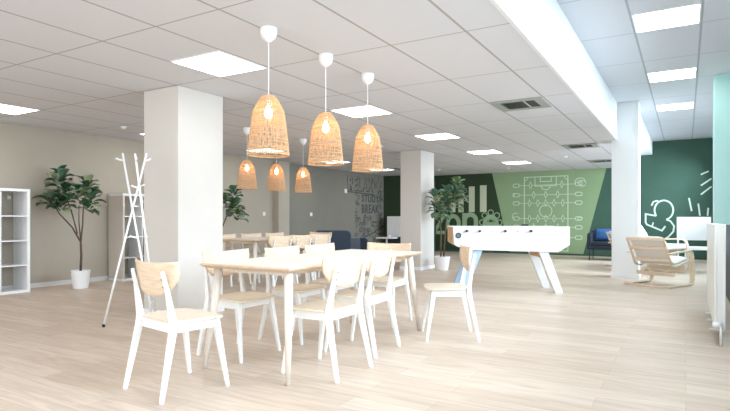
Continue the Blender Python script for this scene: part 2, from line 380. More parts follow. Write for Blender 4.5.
for a in range(0, 360, 45):
    Rt(p, arc(-5.14+.27*math.cos(math.radians(a)), .93+.30*math.sin(math.radians(a)), .085, .085, 0, 360, 10)[:-1], .03, True)
for a in range(22, 360, 45):
    Rt(p, arc(-5.14+.12*math.cos(math.radians(a)), .93+.14*math.sin(math.radians(a)), .05, .05, 0, 360, 8)[:-1], .02, True)
tag(p.build('wall_lettering', M['sage_letter']), 'sage green word zone with a doodled round last letter behind the football table', 'lettering')
# plain line figure of a person bent over a book, with rays, on blue-green field
wd = .042; fm = empty('wall_mural', (0, 0, 0), 0, 'white line drawing of a bent figure with round head on blue-green wall', 'mural')
p = MB(); Rt(p, arc(-.495, 1.27, .215, .255, 215, -75, 26), wd); p.build('painted_line', M['white_line'], fm)
p = MB(); Rt(p, [(a_+.06, b_+.05) for a_, b_ in [(-.73, 1.07), (-.98, 1.12), (-.98, .90), (-.95, .84), (-.60, .68), (-.52, .80)]], wd); p.build('painted_line', M['white_line'], fm)
p = MB(); Rt(p, [(a_+.06, b_+.05) for a_, b_ in [(-.50, .975), (-.40, .93), (-.32, .80), (-.34, .66), (-.45, .52), (-.52, .47)]], wd); p.build('painted_line', M['white_line'], fm)
p = MB(); Rt(p, [(a_+.06, b_+.05) for a_, b_ in [(-.83, .78), (-.80, .90)]], wd*.8); p.build('painted_line', M['white_line'], fm)
p = MB(); Rt(p, [(a_+.06, b_+.05) for a_, b_ in [(-.84, 1.34), (-.80, 1.44), (-.72, 1.47), (-.65, 1.44)]], wd*.9); p.build('painted_line', M['white_line'], fm)
fm = empty('wall_mural', (0, 0, 0), 0, 'white radiating dashes painted on blue-green wall above the white panel', 'mural')
for a, c in [((.07, 1.58), (.13, 1.24)), ((.275, 1.43), (.31, 1.12)), ((.49, 1.32), (.475, 1.12)), ((.33, 1.66), (.56, 1.86)), ((.33, 1.89), (.56, 2.06)), ((.33, 2.17), (.50, 2.25))]:
    p = MB(); Rt(p, [a, c], wd*.9); p.build('painted_dash', M['white_line'], fm)

# RELAX / STUDY BREAK mural on the left wall
def text_obj(txt, size, y_start, z, width, height, mtl, parent, name, off=.030, dx=0):
    def mesh_of(o_):
        cu = bpy.data.curves.new('t', 'FONT'); cu.body = txt; cu.size = size; cu.offset = o_; cu.extrude = .0015; cu.space_character = 1.12
        to = bpy.data.objects.new('t', cu); COL.objects.link(to); bpy.context.view_layer.update()
        m_ = bpy.data.meshes.new_from_object(to.evaluated_get(bpy.context.evaluated_depsgraph_get())); bpy.data.objects.remove(to); return m_
    me0 = mesh_of(0); xs_ = [v.co.x for v in me0.vertices]; ys_ = [v.co.y for v in me0.vertices]; x0, x1, y0, y1 = min(xs_), max(xs_), min(ys_), max(ys_)
    bpy.data.meshes.remove(me0); me = mesh_of(off*size)
    for v in me.vertices:
        u = (v.co.x-x0)/(x1-x0)*width; h = (v.co.y-y0)/(y1-y0)*height
        v.co = Vector((XL+.003+dx+v.co.z, y_start+u, z+h))
    me.materials.clear(); me.materials.append(mtl); o = bpy.data.objects.new(name, me); COL.objects.link(o); o.parent = parent; return o
mu = empty('wall_mural', (0, 0, 0), 0, 'black doodle mural reading RELAX STUDY BREAK on the grey left wall', 'mural')
text_obj('RELAX', 1, 13.42, 1.90, 1.36, .38, M['black_line'], mu, 'lettering', .060)
text_obj('RELAX', 1, 13.39, 1.915, 1.36, .38, M['grey_paint'], mu, 'lettering_fill', .018, .003)
text_obj('STUDY', 1, 14.12, 1.56, 1.05, .22, M['black_line'], mu, 'lettering')
text_obj('BREAK', 1, 14.12, 1.22, 1.05, .26, M['black_line'], mu, 'lettering')
def Rx(p_, pts, w_, closed=False): LIFT[0] += 1; ribbon(p_, pts, w_, 'x', XL, .0022+.0004*(LIFT[0] % 11), closed)
p = MB()
Rx(p, [(13.34, 1.84), (14.9, 1.80)], .035); Rx(p, [(13.34, 1.84), (13.30, 2.32)], .02)
r2 = random.Random(3)
for k in range(230):
    y = r2.uniform(13.75, 15.38); z = r2.uniform(.15, 2.36)
    if 13.3 < y < 14.72 and z > 1.80: continue
    if 13.95 < y < 15.2 and 1.15 < z < 1.82: continue
    if y < 13.9 and z < .6 and r2.random() < .7: continue
    L_ = r2.uniform(.08, .24); a = r2.choice([45, 50, 135, 40, 55, 0, 90, 130]); dy = L_/2*math.cos(math.radians(a)); dz = L_/2*math.sin(math.radians(a))
    t = r2.random()
    if t < .55: Rx(p, [(y-dy, z-dz), (y+dy, z+dz)], .02)
    elif t < .75: Rx(p, [(y-.07, z-.06), (y, z+.06), (y+.07, z-.06)], .018)
    elif t < .9: Rx(p, arc(y, z, .07, .06, 0, 360, 8)[:-1], .016, True)
    else: Rx(p, [(y-.1, z), (y-.05, z+.05), (y, z), (y+.05, z+.05), (y+.1, z)], .018)
Rx(p, [(14.0, .42), (14.4, .50), (14.9, .62), (15.3, .78), (15.6, .80)], .045); Rx(p, [(14.4, .50), (14.6, .68)], .03); Rx(p, [(14.9, .62), (15.1, .55), (15.4, .56)], .03)
p.build('doodle_strokes', M['black_line'], mu)

# ================================================================== CEILING FIXTURES
def light_panel(x, y, z, lab):
    t = empty('ceiling_light', (x, y, z), 0, lab, 'ceiling light'); t['group'] = 'square ceiling light panels'
    f = MB(); a = .30; b_ = .285
    f.box(-a, -a, -.008, a, -b_, 0); f.box(-a, b_, -.008, a, a, 0); f.box(-a, -b_, -.008, -b_, b_, 0); f.box(b_, -b_, -.008, a, b_, 0)
    f.build('frame', M['white'], t); MB().box(-b_, -b_, -.006, b_, b_, -.0005).build('diffuser', M['panel'], t)
    return t
ord_ = ['nearest', 'second', 'third', 'fourth', 'fifth', 'farthest']
for k in range(5): light_panel(-3.605, 3.51+2.48*k, ZL, 'square lit ceiling panel, %s in the middle row above the dining tables' % ord_[k])
light_panel(-3.605, 1.03, ZL, 'square lit ceiling panel out of frame in the middle row above the foreground')
for k in range(5): light_panel(-7.385, 3.51+2.48*k, ZL, 'square lit ceiling panel, %s in the row along the taupe left wall' % ord_[k])
light_panel(-7.385, 1.03, ZL, 'square lit ceiling panel out of frame in the row along the left wall')
for k, y in enumerate([6.31, 8.83, 11.35]): light_panel(-.17, y, ZH, 'square lit ceiling panel, %s in the raised bay above the radiator side' % ord_[k])
for y, q in ((3.79, 'just'), (1.27, 'well')): light_panel(-.17, y, ZH, 'square lit ceiling panel %s out of frame in the raised bay' % q)
def vent(x, y, lab):
    t = empty('ceiling_vent', (x, y, ZL), 0, lab, 'ceiling vent')
    f = MB(); a = .305; c = .20
    f.box(-a, -a, -.012, a, -c, 0); f.box(-a, c, -.012, a, a, 0); f.box(-a, -c, -.012, -c, c, 0); f.box(c, -c, -.012, a, c, 0)
    f.build('frame', M['vent_frame'], t, bevel=.003)
    MB().box(-c, -c, -.004, c, c, -.0005).build('backing', M['vent_dark'], t)
    s_ = MB()
    for i in range(6): s_.prism([(-c+.03+i*.065, -.014), (-c+.04+i*.065, -.014), (-c+.075+i*.065, -.004), (-c+.065+i*.065, -.004)], 'x', -c, c*.35)
    s_.box(c*.35, -c, -.014, c*.42, c, -.004)
    s_.build('louvre', M['vent_frame'], t)
vent(-1.72, 6.60, 'grey-green square ceiling vent, nearest to the camera beside the white beam')
vent(-1.72, 10.95, 'grey-green square ceiling vent, second along beside the white beam')
vent(-1.72, 14.05, 'grey-green square ceiling vent, farthest near the green wall')
vent(-7.07, 13.4, 'dark ceiling vent near the RELAX mural corner')
for (x, y, lab) in [(-7.3, 5.15, 'by the left wall lights'), (-2.3, 12.6, 'between the far vents'), (-6.0, 14.2, 'above the olive wall'), (-4.2, 14.8, 'above the pitch mural'), (-5.0, 9.0, 'in front of the middle column')]:
    tag(MB().lathe([(.045, -.0), (.045, -.012), (.028, -.02), (.022, -.032), (.008, -.034)], 16).build('smoke_detector', M['white'], smooth=True, loc=(x, y, ZL)), 'small round white ceiling detector ' + lab, 'detector')
for (y, z, s_, lab) in [(9.67, 1.16, .045, 'small white square switch on the taupe wall left of the pilaster'), (11.52, 1.16, .045, 'small white square switch on the grey wall right of the pilaster'), (13.2, 1.85, .06, 'small white box on the wall just left of the RELAX lettering')]:
    t = empty('wall_switch', (XL, y, z), 0, lab, 'switch'); MB().box(0, -s_, -s_, .014, s_, s_).build('plate', M['white'], t, bevel=.004); MB().box(.014, -s_*.5, -s_*.6, .02, s_*.5, s_*.6).build('rocker', M['white'], t, bevel=.002)

# ================================================================== DINING CHAIR
def dining_chair():
    t = empty('dining_chair', (0, 0, 0), 0, 'x', 'chair')
    # rear posts: kinked, foot -> seat -> back top. local +Y is the facing direction
    for s in (-1, 1):
        m = MB(); m.tube([(s*.215, -.225, 0), (s*.196, -.146, .38), (s*.190, -.140, .45), (s*.182, -.168, .62), (s*.176, -.197, .745)], [.015, .025, .024, .016, .012], 4, sx=.95, sy=1.15, square=True)
        m.build('rear_leg', M['whitewood'], t, bevel=.004)
    for s in (-1, 1):
        m = MB(); m.tube([(s*.215, .222, 0), (s*.180, .155, .43)], [.015, .028], 4, square=True)
        m.build('front_leg', M['whitewood'], t, bevel=.004)
    a = MB()
    a.box(-.17, .140, .380, .17, .160, .436); a.box(-.17, -.140, .380, .17, -.120, .436)
    for s in (-1, 1): a.box(min(s*.165, s*.187), -.120, .380, max(s*.165, s*.187), .150, .436)
    a.build('apron', M['whitewood'], t, bevel=.003)
    # seat: rounded trapezoid sheet, dished
    g = []
    NR, NC = 14, 14
    for i in range(NR+1):
        v = i/NR*2-1; row = []
        for j in range(NC+1):
            u = j/NC*2-1
            # superellipse mapping of the square
            k = (abs(u)**5+abs(v)**5)**(1/5) if (u or v) else 1
            q = max(abs(u), abs(v)); sc = q/k if k else 1
            x = u*sc; y = v*sc; w_ = .205+.025*(y*.5+.5)
            z = .452-.010*(1-x*x)*(1-y*y)-.008*max(0, y)**3
            row.append((x*w_, y*.185+.035, z))
        g.append(row)
    m = MB(); m.slab(g, .013); m.build('seat', M['veneer'], t, smooth=False, bevel=.002)
    # backrest: shield-shaped veneer, wraps forward at the ends
    g = []
    for i in range(11):
        v = i/10; row = []
        hw = .225*(1-.0*(1-v)) if v > .999 else .225*(math.sin(min(1, (v*1.02)+.0)*PI/2)**.55 if v > 0 else 0)
        hw = .095+(.248-.095)*(math.sin(min(1, v*1.35)*PI/2)**.8)
        z = .585+.205*v
        for j in range(17):
            u = j/16*2-1; x = hw*u
            y = -.155-.032*v*1.0+.052*(abs(x)/.248)**2.2*1.0
            zz = z+.012*(abs(u)**2)*v-(.0 if v > 0 else 0)
            if i == 0: zz += .018*abs(u)**2
            row.append((x, y, zz))
        g.append(row)
    m = MB(); m.slab(g, .011, nrm=(0, 1, 0)); m.build('backrest', M['veneer_back'], t, smooth=True)
    for s in (-1, 1):
        for (z, y) in ((.70, -.202), (.655, -.192)):
            MB().lathe([(.0055, 0), (.0055, .004)], 10, T=Matrix.Translation((s*.178, y, z)) @ Matrix.Rotation(PI/2, 4, 'X')).build('screw', M['screw'], t)
    return t
ch = dining_chair()
first = True
def chair(x, y, d, lab, group=None):
    global first
    dup(ch, (x, y, 0), face(*d), lab, first, group); first = False
GA = 'dining chairs around the front table'; GB = 'dining chairs around the rear table'
chair(-2.72, 2.29, (.165, .986), 'birch and white wooden dining chair standing alone at the near end of the long table', GA)
chair(-2.13, 3.08, (-1, .0), 'white-legged dining chair on the window side of the front table, nearest the camera', GA)
chair(-2.23, 3.72, (-1, -.05), 'white-legged dining chair on the window side of the front table, farther one', GA)
chair(-2.63, 4.78, (.05, -1), 'dining chair at the far end of the front table showing a tan backrest', GA)
chair(-2.99, 3.12, (1, 0), 'dining chair on the column side of the front table, nearest the camera', GA)
chair(-2.96, 3.78, (1, .04), 'dining chair on the column side of the front table, middle one', GA)
chair(-2.97, 4.36, (1, 0), 'dining chair on the column side of the front table, farthest one', GA)
chair(-1.81, 4.52, (-.87, -.49), 'birch and white dining chair pulled out alone right of the front table', GA)
for k, y in enumerate((6.22, 6.72, 7.24)):
    chair(-5.28, y, (-1, (.05, -.03, .08)[k]), 'dining chair with its back to the window at the rear table, ' + ('nearest one', 'middle one', 'farthest one')[k], GB)
for k, y in enumerate((6.30, 6.92, 7.52)):
    chair(-6.22, y, (1, 0), 'dining chair on the wall side of the rear table, ' + ('nearest one', 'middle one', 'farthest one')[k], GB)
chair(-5.80, 8.02, (0, -1), 'dining chair at the far end of the rear table', GB)

# ================================================================== DINING TABLES
def dining_table(lab, loc):
    t = empty('dining_table', loc, 0, lab, 'table')
    hx, hy = .395, .99
    m = MB()
    # top with under-cut chamfered edge
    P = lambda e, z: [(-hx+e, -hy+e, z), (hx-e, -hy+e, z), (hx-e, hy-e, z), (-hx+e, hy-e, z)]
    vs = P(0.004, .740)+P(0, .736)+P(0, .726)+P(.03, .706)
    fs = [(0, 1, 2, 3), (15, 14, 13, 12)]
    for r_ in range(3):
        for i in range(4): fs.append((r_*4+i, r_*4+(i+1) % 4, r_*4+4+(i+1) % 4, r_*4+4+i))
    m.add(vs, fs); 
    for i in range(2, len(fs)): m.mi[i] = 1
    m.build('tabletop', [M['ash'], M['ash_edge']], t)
    a = MB()
    for sy in (-1, 1): a.box(-.24, sy*.84-.01, .672, .24, sy*.84+.01, .706)
    for sx in (-1, 1): a.box(sx*.25-.01, -.83, .672, sx*.25+.01, .83, .706)
    a.build('apron', M['ash_leg'], t)
    for sx in (-1, 1):
        for sy in (-1, 1):
            m = MB(); m.tube([(sx*.372, sy*.97, 0), (sx*.33, sy*.915, .45), (sx*.31, sy*.89, .7055)], [.0165, .027, .031], 16)
            m.build('leg', M['ash_leg'], t, smooth=True)
    return t
dining_table('long pale ash dining table in the foreground with chairs around it', (-2.52, 3.64, 0))
dining_table('second long ash dining table behind the big column near the left wall', (-5.78, 6.92, 0))

# ================================================================== PENDANT LAMPS
def pendant():
    t = empty('pendant_lamp', (0, 0, ZL), 0, 'x', 'lamp')
    D = -ZL
    MB().lathe([(.058, 0), (.062, -.012), (.060, -.045), (.048, -.075), (.024, -.095), (.010, -.105)], 24).build('ceiling_rose', M['white'], t, smooth=True)
    MB().tube([(0, 0, -.07), (0, 0, -.53)], .0032, 8).build('cord', M['cord'], t)
    prof = [(.046, 1.936), (.064, 1.916), (.092, 1.870), (.112, 1.826), (.119, 1.79), (.127, 1.72), (.136, 1.64), (.144, 1.57), (.149, 1.515)]
    def rad(z):
        for (r0, z0), (r1, z1) in zip(prof, prof[1:]):
            if z1 <= z <= z0: return r0+(r1-r0)*(z0-z)/(z0-z1)
        return prof[-1][0]
    s = MB(); r3 = random.Random(5)
    for k in range(44):
        a = 2*PI*k/44; s.tube([(r*math.cos(a), r*math.sin(a), z+D) for r, z in prof], .0019, 4, cap=False)
    for z in [1.512+i*.0105 for i in range(0, 41)]:
        if r3.random() < .22: continue
        r = rad(z)+.0015; j = r3.uniform(-.004, .004)
        pts = [(r*math.cos(2*PI*k/26), r*math.sin(2*PI*k/26), z+D+j*math.sin(2*PI*k/26)) for k in range(27)]
        s.tube(pts, .0015+.0013*r3.random(), 4, cap=False)
    for d in (1, -1):
        for k in range(20):
            a0 = 2*PI*k/20; s.tube([(rad(z)*math.cos(a0+d*i*.12), rad(z)*math.sin(a0+d*i*.12), z+D) for i, z in enumerate([1.52+.05*q for q in range(9)])], .002, 4, cap=False)
    s.build('lamp_shade', M['rattan'], t)
    for z, rr in ((1.512, .006), (1.936, .005)):
        m = MB(); r = rad(z); m.tube([(r*math.cos(2*PI*k/32), r*math.sin(2*PI*k/32), z+D) for k in range(33)], rr, 6, cap=False)
        if z > 1.9: m.tube([(-.046, 0, 1.934+D), (.046, 0, 1.934+D)], .003, 6); m.tube([(0, -.046, 1.934+D), (0, .046, 1.934+D)], .003, 6)
        m.build('rim', M['rattan'], t, smooth=True)
    MB().lathe([(.008, 1.94+D), (.02, 1.93+D), (.022, 1.88+D), (.016, 1.87+D)], 16).build('socket', M['white'], t, smooth=True)
    MB().lathe([(.012, 1.872+D), (.018, 1.85+D), (.029, 1.815+D), (.028, 1.80+D), (.018, 1.782+D), (.004, 1.776+D)], 16).build('bulb', M['bulb'], t, smooth=True)
    return t
pl = pendant(); fp = True
for x, y, lab in [(-2.61, 3.02, 'rattan pendant lamp above the front table, nearest and leftmost of the big three'), (-2.62, 3.76, 'rattan pendant lamp above the front table, middle of the big three'), (-2.62, 4.46, 'rattan pendant lamp above the front table, farthest and rightmost of the big three'),
                  (-5.77, 6.18, 'small-looking rattan pendant lamp above the rear table, left one beside the big column'), (-5.76, 6.86, 'small-looking rattan pendant lamp above the rear table, middle one'), (-5.74, 7.55, 'small-looking rattan pendant lamp above the rear table, right one')]:
    dup(pl, (x, y, ZL), 0, lab, fp, 'rattan pendant lamps'); fp = False

# ================================================================== COAT RACK
t = empty('coat_rack', (-4.68, 3.42, 0), 0, 'white metal tripod coat rack with crossed poles beside the big column', 'coat rack')
def rack_pole(a, b):
    m = MB(); m.tube([(a[0], a[1], .012), b], .0105, 10); o = m.build('pole', M['metalwhite'], t, smooth=True)
    MB().lathe([(.013, 0), (.014, .018), (.0115, .03)], 12, c=(a[0], a[1])).build('foot_cap', M['black_rubber'], o)
    return o
def rf(r, d, z): return (.86*r-.51*d, .51*r+.86*d, z)
P_ = [(rf(-.25, -.11, 0), rf(.10, .05, 1.70)), (rf(.24, -.12, 0), rf(-.14, .05, 1.70)), (rf(.13, .22, 0), rf(.05, -.10, 1.68))]
F1, F2, F3 = [a for a, b in P_]
for q, (a, b) in enumerate(P_):
    o = rack_pole(a, b)
    A = Vector((a[0], a[1], .012)); B = Vector(b); d = (B-A)
    out = Vector((b[0]-a[0], b[1]-a[1], 0)).normalized()
    for h, sg in ((.955, 1), (.80, -1), (.50, 1)):
        P0 = A+d*h; side = Vector((-out.y, out.x, 0))*sg; e = (out*.7+side*.6).normalized()
        MB().tube([P0, P0+e*.045+Vector((0, 0, .012)), P0+e*.075+Vector((0, 0, .024))], [.008, .008, .0095], 8).build('peg', M['metalwhite'], t, smooth=True)
m = MB(); m.tube([(.035*math.cos(2*PI*k/16), .035*math.sin(2*PI*k/16), 1.17) for k in range(17)], .006, 6, cap=False); m.build('ring', M['metalwhite'], t, smooth=True)
def onp(k, z): a, b = P_[k]; return tuple(a[i]+(b[i]-a[i])*z/b[2] for i in range(3))
m = MB(); m.tube([onp(1, .22), onp(2, .22)], .006, 6); m.build('brace', M['metalwhite'], t, smooth=True)

# ================================================================== CUBE SHELVES
def cube_shelf(loc, w_, cols, lab, sidemat, door=False):
    """open front faces +X, length along Y; loc = back right-hand corner on the floor (max Y)"""
    t = empty('shelf_unit', loc, 0, lab, 'shelf'); H = 1.47; D = .39; T_ = .038; t2 = .017
    MB().box(0, -w_, 0, D, 0, T_).build('bottom_panel', M['white'], t, bevel=.002)
    MB().box(0, -w_, H-T_, D, 0, H).build('top_panel', M['white'], t, bevel=.002)
    MB().box(0, -w_, T_, D, -w_+T_, H-T_).build('side_panel', sidemat, t, bevel=.002)
    MB().box(0, -T_, T_, D, 0, H-T_).build('side_panel', M['white'], t, bevel=.002)
    for k in (1, 2, 3):
        z = T_+(H-2*T_)*k/4; MB().box(.012, -w_+T_, z-t2/2, D-.004, -T_, z+t2/2).build('shelf_board', M['white'], t)
    for c_ in range(1, cols):
        y = -w_+T_+(w_-2*T_)*c_/cols
        for k in range(4):
            z = T_+(H-2*T_)*k/4+t2/2; z2 = T_+(H-2*T_)*(k+1)/4-t2/2
            MB().box(.012, y-t2/2, z, D-.006, y+t2/2, z2).build('divider', M['white'], t)
    MB().box(.012, -.13, H-.14, .03, -.08, H-.09).build('wall_bracket', M['base'], t)
    return t
cube_shelf((-8.46, 4.20, 0), .77, 2, 'white open cube shelf at the left edge of the photo', M['white'])
cube_shelf((-8.46, 6.45, 0), .77, 2, 'white cube shelf with greige side standing behind the coat rack', M['shelfbeige'])

# ================================================================== PLANTS
def leaf(mb, base, d, L_, W_, mi, droop=.15):
    d = Vector(d).normalized(); up = Vector((0, 0, 1)); side = d.cross(up)
    if side.length < .1: side = Vector((1, 0, 0))
    side.normalize(); nn = side.cross(d).normalized()
    prof = [.06, .45, .74, .93, 1.0, .90, .60, .02]; rows_ = len(prof)-1; vs = []
    for i in range(rows_+1):
        t_ = i/rows_; wdt = W_*prof[i]
        c = Vector(base)+d*L_*t_+nn*(L_*.12*math.sin(PI*t_))-up*(droop*L_*t_*t_)
        for j, s_ in enumerate((-1, -.5, 0, .5, 1)):
            vs.append(c+side*wdt/2*s_+nn*(wdt*.20*abs(s_)))
    fs = []
    for i in range(rows_):
        for j in range(4): a = i*5+j; fs.append((a, a+1, a+6, a+5))
    mb.add(vs, fs, mi)
def plant(loc, lab, branches, leafspec, pot=(.105, .135, .27), mats=None, name='potted_plant', seed=1):
    rr = random.Random(seed)
    t = empty(name, loc, 0, lab, 'plant')
    r0, r1, h = pot
    MB().lathe([(r0*.97, 0), (r0, .006), (r1, h-.012), (r1*1.01, h), (r1*.93, h), (r1*.90, h-.03), (r1*.5, h-.031)], 32).build('pot', M['pot'], t, smooth=False)
    MB().lathe([(.001, h-.05), (r1*.90, h-.035), (r1*.90, h-.029), (.001, h-.026)], 24, caps=False).build('soil', M['soil'], t)
    s = MB()
    for pts, rad_ in branches: s.tube(pts, rad_, 8)
    s.build('stem', M['bark'], t, smooth=True)
    f = MB()
    for (c, rx, rz, n_, L_, W_) in leafspec:
        c = Vector(c); n_ = int(n_*1.25); L_ *= 1.22; W_ *= 1.55
        for k in range(n_):
            az = 2.4*k+rr.uniform(-.4, .4); tt = (k+.5)/n_; z = -.35+1.25*tt
            el = math.asin(max(-.5, min(.96, z)))
            dr = Vector((math.cos(az)*math.cos(el), math.sin(az)*math.cos(el), math.sin(el)))
            b_ = c+Vector((dr.x*rx*.3, dr.y*rx*.3, (tt-.5)*2*rz))
            leaf(f, b_, dr, L_*rr.uniform(.8, 1.1), W_*rr.uniform(.85, 1.1), rr.choice([0, 0, 0, 0, 1, 2]), rr.uniform(-.05, .22))
    o = f.build('foliage', mats or [M['leaf'], M['leaf_light'], M['leaf_mid']], t, smooth=True)
    so = o.modifiers.new('thick', 'SOLIDIFY'); so.thickness = .0015
    return t
# direction towards picture right at the first plant ~ (0.86, 0.51); build crown offsets along it
def pr(u, z, d=0): return (.86*u-.51*d, .51*u+.86*d, z)
plant((-7.86, 4.82, 0), 'tall fig plant with two dark leafy branches in a white pot between the cube shelves',
      [([pr(0, .24), pr(.01, .50), pr(.0, .72)], [.019, .017, .015]), ([pr(0, .70), pr(-.13, .92), pr(-.32, 1.12), pr(-.44, 1.32)], [.014, .012, .010, .006]),
       ([pr(-.06, .82, .02), pr(-.16, 1.16, .04), pr(-.26, 1.46, .03), pr(-.32, 1.66, .03)], [.010, .009, .008, .004]), ([pr(0, .70), pr(.03, .95), pr(.04, 1.2), pr(.10, 1.5)], [.014, .011, .009, .005]), ([pr(.0, .74), pr(-.01, 1.0, -.03), pr(.0, 1.25, -.05)], [.01, .008, .004])],
      [(pr(-.46, 1.30), .12, .07, 11, .17, .115), (pr(-.30, 1.26, .03), .12, .07, 11, .17, .11), (pr(-.33, 1.60, .03), .12, .09, 14, .17, .11), (pr(-.22, 1.46, .02), .08, .05, 7, .15, .10),
       (pr(.10, 1.50), .10, .08, 12, .155, .10), (pr(.14, 1.34, .03), .11, .08, 11, .155, .10), (pr(.01, 1.36, -.03), .08, .07, 8, .15, .10), (pr(.13, 1.18, -.03), .08, .03, 5, .14, .09)], seed=4, mats=[M['leaf'], M['leaf_mid'], M['leaf_rim']])
plant((-4.27, 10.28, 0), 'leafy fig plant in a white pot standing between the middle column and the football table',
      [([pr(-.03, .24), pr(-.03, .8), pr(-.05, 1.2)], [.018, .015, .010]), ([pr(.03, .24, .03), pr(.06, .7, .03), pr(.10, 1.2, .03), pr(.22, 1.6)], [.018, .015, .011, .006]), ([pr(-.03, .8), pr(-.12, 1.1, -.05), pr(-.2, 1.4, -.15)], [.011, .009, .005])],
      [(pr(-.12, 1.24, -.15), .13, .12, 14, .17, .10), (pr(-.18, 1.45, -.18), .10, .08, 9, .16, .09), (pr(.02, 1.34), .13, .12, 14, .17, .10), (pr(.08, 1.50), .12, .10, 11, .17, .10), (pr(.28, 1.58), .13, .12, 15, .17, .10), (pr(.22, 1.38), .14, .12, 12, .16, .1), (pr(.30, 1.72), .11, .08, 10, .16, .09), (pr(-.02, 1.12, -.04), .12, .08, 8, .15, .09), (pr(.38, 1.50, .03), .10, .1, 8, .15, .09)],
      pot=(.115, .16, .28), mats=[M['leaf_mid'], M['leaf_light'], M['leaf_rim']], seed=9)
plant((-8.05, 7.95, 0), 'leafy green plant by the left wall half hidden behind the big column',
      [([pr(-.06, .24), pr(-.06, .8), pr(.08, 1.15), pr(.16, 1.4)], [.016, .013, .010, .005]), ([pr(-.06, .7), pr(-.12, 1.1), pr(-.2, 1.4)], [.012, .009, .005])],
      [(pr(.22, 1.25), .13, .12, 14, .18, .115), (pr(.20, 1.52), .11, .08, 10, .17, .10), (pr(.30, 1.10), .1, .08, 7, .16, .10), (pr(-.2, 1.4), .14, .12, 12, .18, .11), (pr(.0, 1.35), .12, .1, 9, .17, .1)], seed=12, mats=[M['leaf_mid'], M['leaf'], M['leaf_light']])

# ================================================================== FOOTBALL TABLE
t = empty('football_table', (-2.28, 7.88, 0), math.radians(28), 'white table football table with splayed slab legs and tan wooden ends', 'football table')
hl, hw = .81, .36
side = [(-hl+.02, .685), (-hl+.16, .61), (hl-.16, .58), (hl, .68), (hl, .90), (hl-.015, .93), (-hl, .93)]
for s in (-1, 1):
    m = MB(); m.prism(side, 'y', s*hw-.016, s*hw+.016); m.build('side_panel', M['foos_white'], t, bevel=.004)
for s in (-1, 1):
    m = MB(); x0, x1 = sorted((s*hl, s*(hl-.025))); m.box(x0, -hw+.017, .70, x1, hw-.017, .925); m.build('end_panel', M['orange_wood'], t, bevel=.003)
m = MB(); m.box(-hl+.10, -hw+.016, .66, hl-.10, hw-.016, .70); m.build('underside', M['foos_white'], t)
m = MB(); m.box(-hl+.08, -hw+.017, .80, hl-.08, hw-.017, .812); m.build('playfield', mat('green_playfield', (.06, .25, .10), .5), t)
m = MB()
for s in (-1, 1): m.box(-hl, s*hw-.02, .925, hl, s*hw+.02, .937)
m.build('top_rail', M['foos_white'], t, bevel=.003)
m = MB(); T = Matrix.Translation((-hl+.075, -hw-.018, .81)) @ Matrix.Rotation(PI/2, 4, 'X')
m.lathe([(.040, -.004), (.040, .006), (.030, .006), (.028, .0)], 24, T=T); o = m.build('ball_inlet', M['black'], t)
m = MB(); m.lathe([(.026, -.002), (.026, .004)], 20, T=T); m.build('inlet_cup', mat('slate_blue_plastic', (.12, .18, .25), .5), o)
rx = [-.62+.177*k for k in range(8)]
cnt = [1, 2, 3, 5, 5, 3, 2, 1]; near = [1, 1, 0, 1, 0, 1, 0, 0]
for k, x in enumerate(rx):
    m = MB(); sgn = -1 if near[k] else 1
    y0, y1 = (-hw-.09, hw+.16) if near[k] else (-hw-.035, hw+.10)
    m.tube([(x, y0, .875), (x, y1, .875)], .008, 8); rd = m.build('rod', M['steel'], t, smooth=True)
    yy = y0 if near[k] else y1
    m = MB(); m.tube([(x, yy, .875), (x, yy+(.03 if near[k] else -.03), .875), (x, yy+(.085 if near[k] else -.085), .875)], [.016, .019, .014], 12); m.build('handle', M['black'], rd, smooth=True)
    f = MB()
    for j in range(cnt[k]):
        y = (j-(cnt[k]-1)/2)*.12
        f.box(x-.011, y-.015, .822, x+.011, y+.015, .90); f.lathe([(.003, .90), (.012, .908), (.012, .918), (.003, .926)], 8, c=(x, y))
    f.build('player_figure', M['blue'] if k % 2 else M['white'], rd)
m = MB()
for x in (-.65, -.3, .1, .4, .7): m.lathe([(.006, 0), (.006, .004)], 8, T=Matrix.Translation((x, -hw-.016, .87)) @ Matrix.Rotation(PI/2, 4, 'X'))
m.build('bolt', M['steel'], t)
# score counter on top rail
MB().box(.32, hw-.025, .937, .42, hw+.015, .962).build('score_counter', M['black'], t, bevel=.003)
for s in (-1, 1):
    for q in (-1, 1):
        y0, y1 = sorted((q*(hw-.02), q*(hw-.075)))
        m = MB(); a = .43; b_ = .68
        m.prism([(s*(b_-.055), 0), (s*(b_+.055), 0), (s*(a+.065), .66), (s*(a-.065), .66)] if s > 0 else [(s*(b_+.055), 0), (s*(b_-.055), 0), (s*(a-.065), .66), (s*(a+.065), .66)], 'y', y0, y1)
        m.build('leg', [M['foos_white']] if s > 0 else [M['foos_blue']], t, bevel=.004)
    x0, x1 = sorted((s*.425, s*.46)); m = MB(); m.box(x0, -hw+.076, .50, x1, hw-.076, .655); m.build('cross_brace', M['orange_wood'], t, bevel=.003)

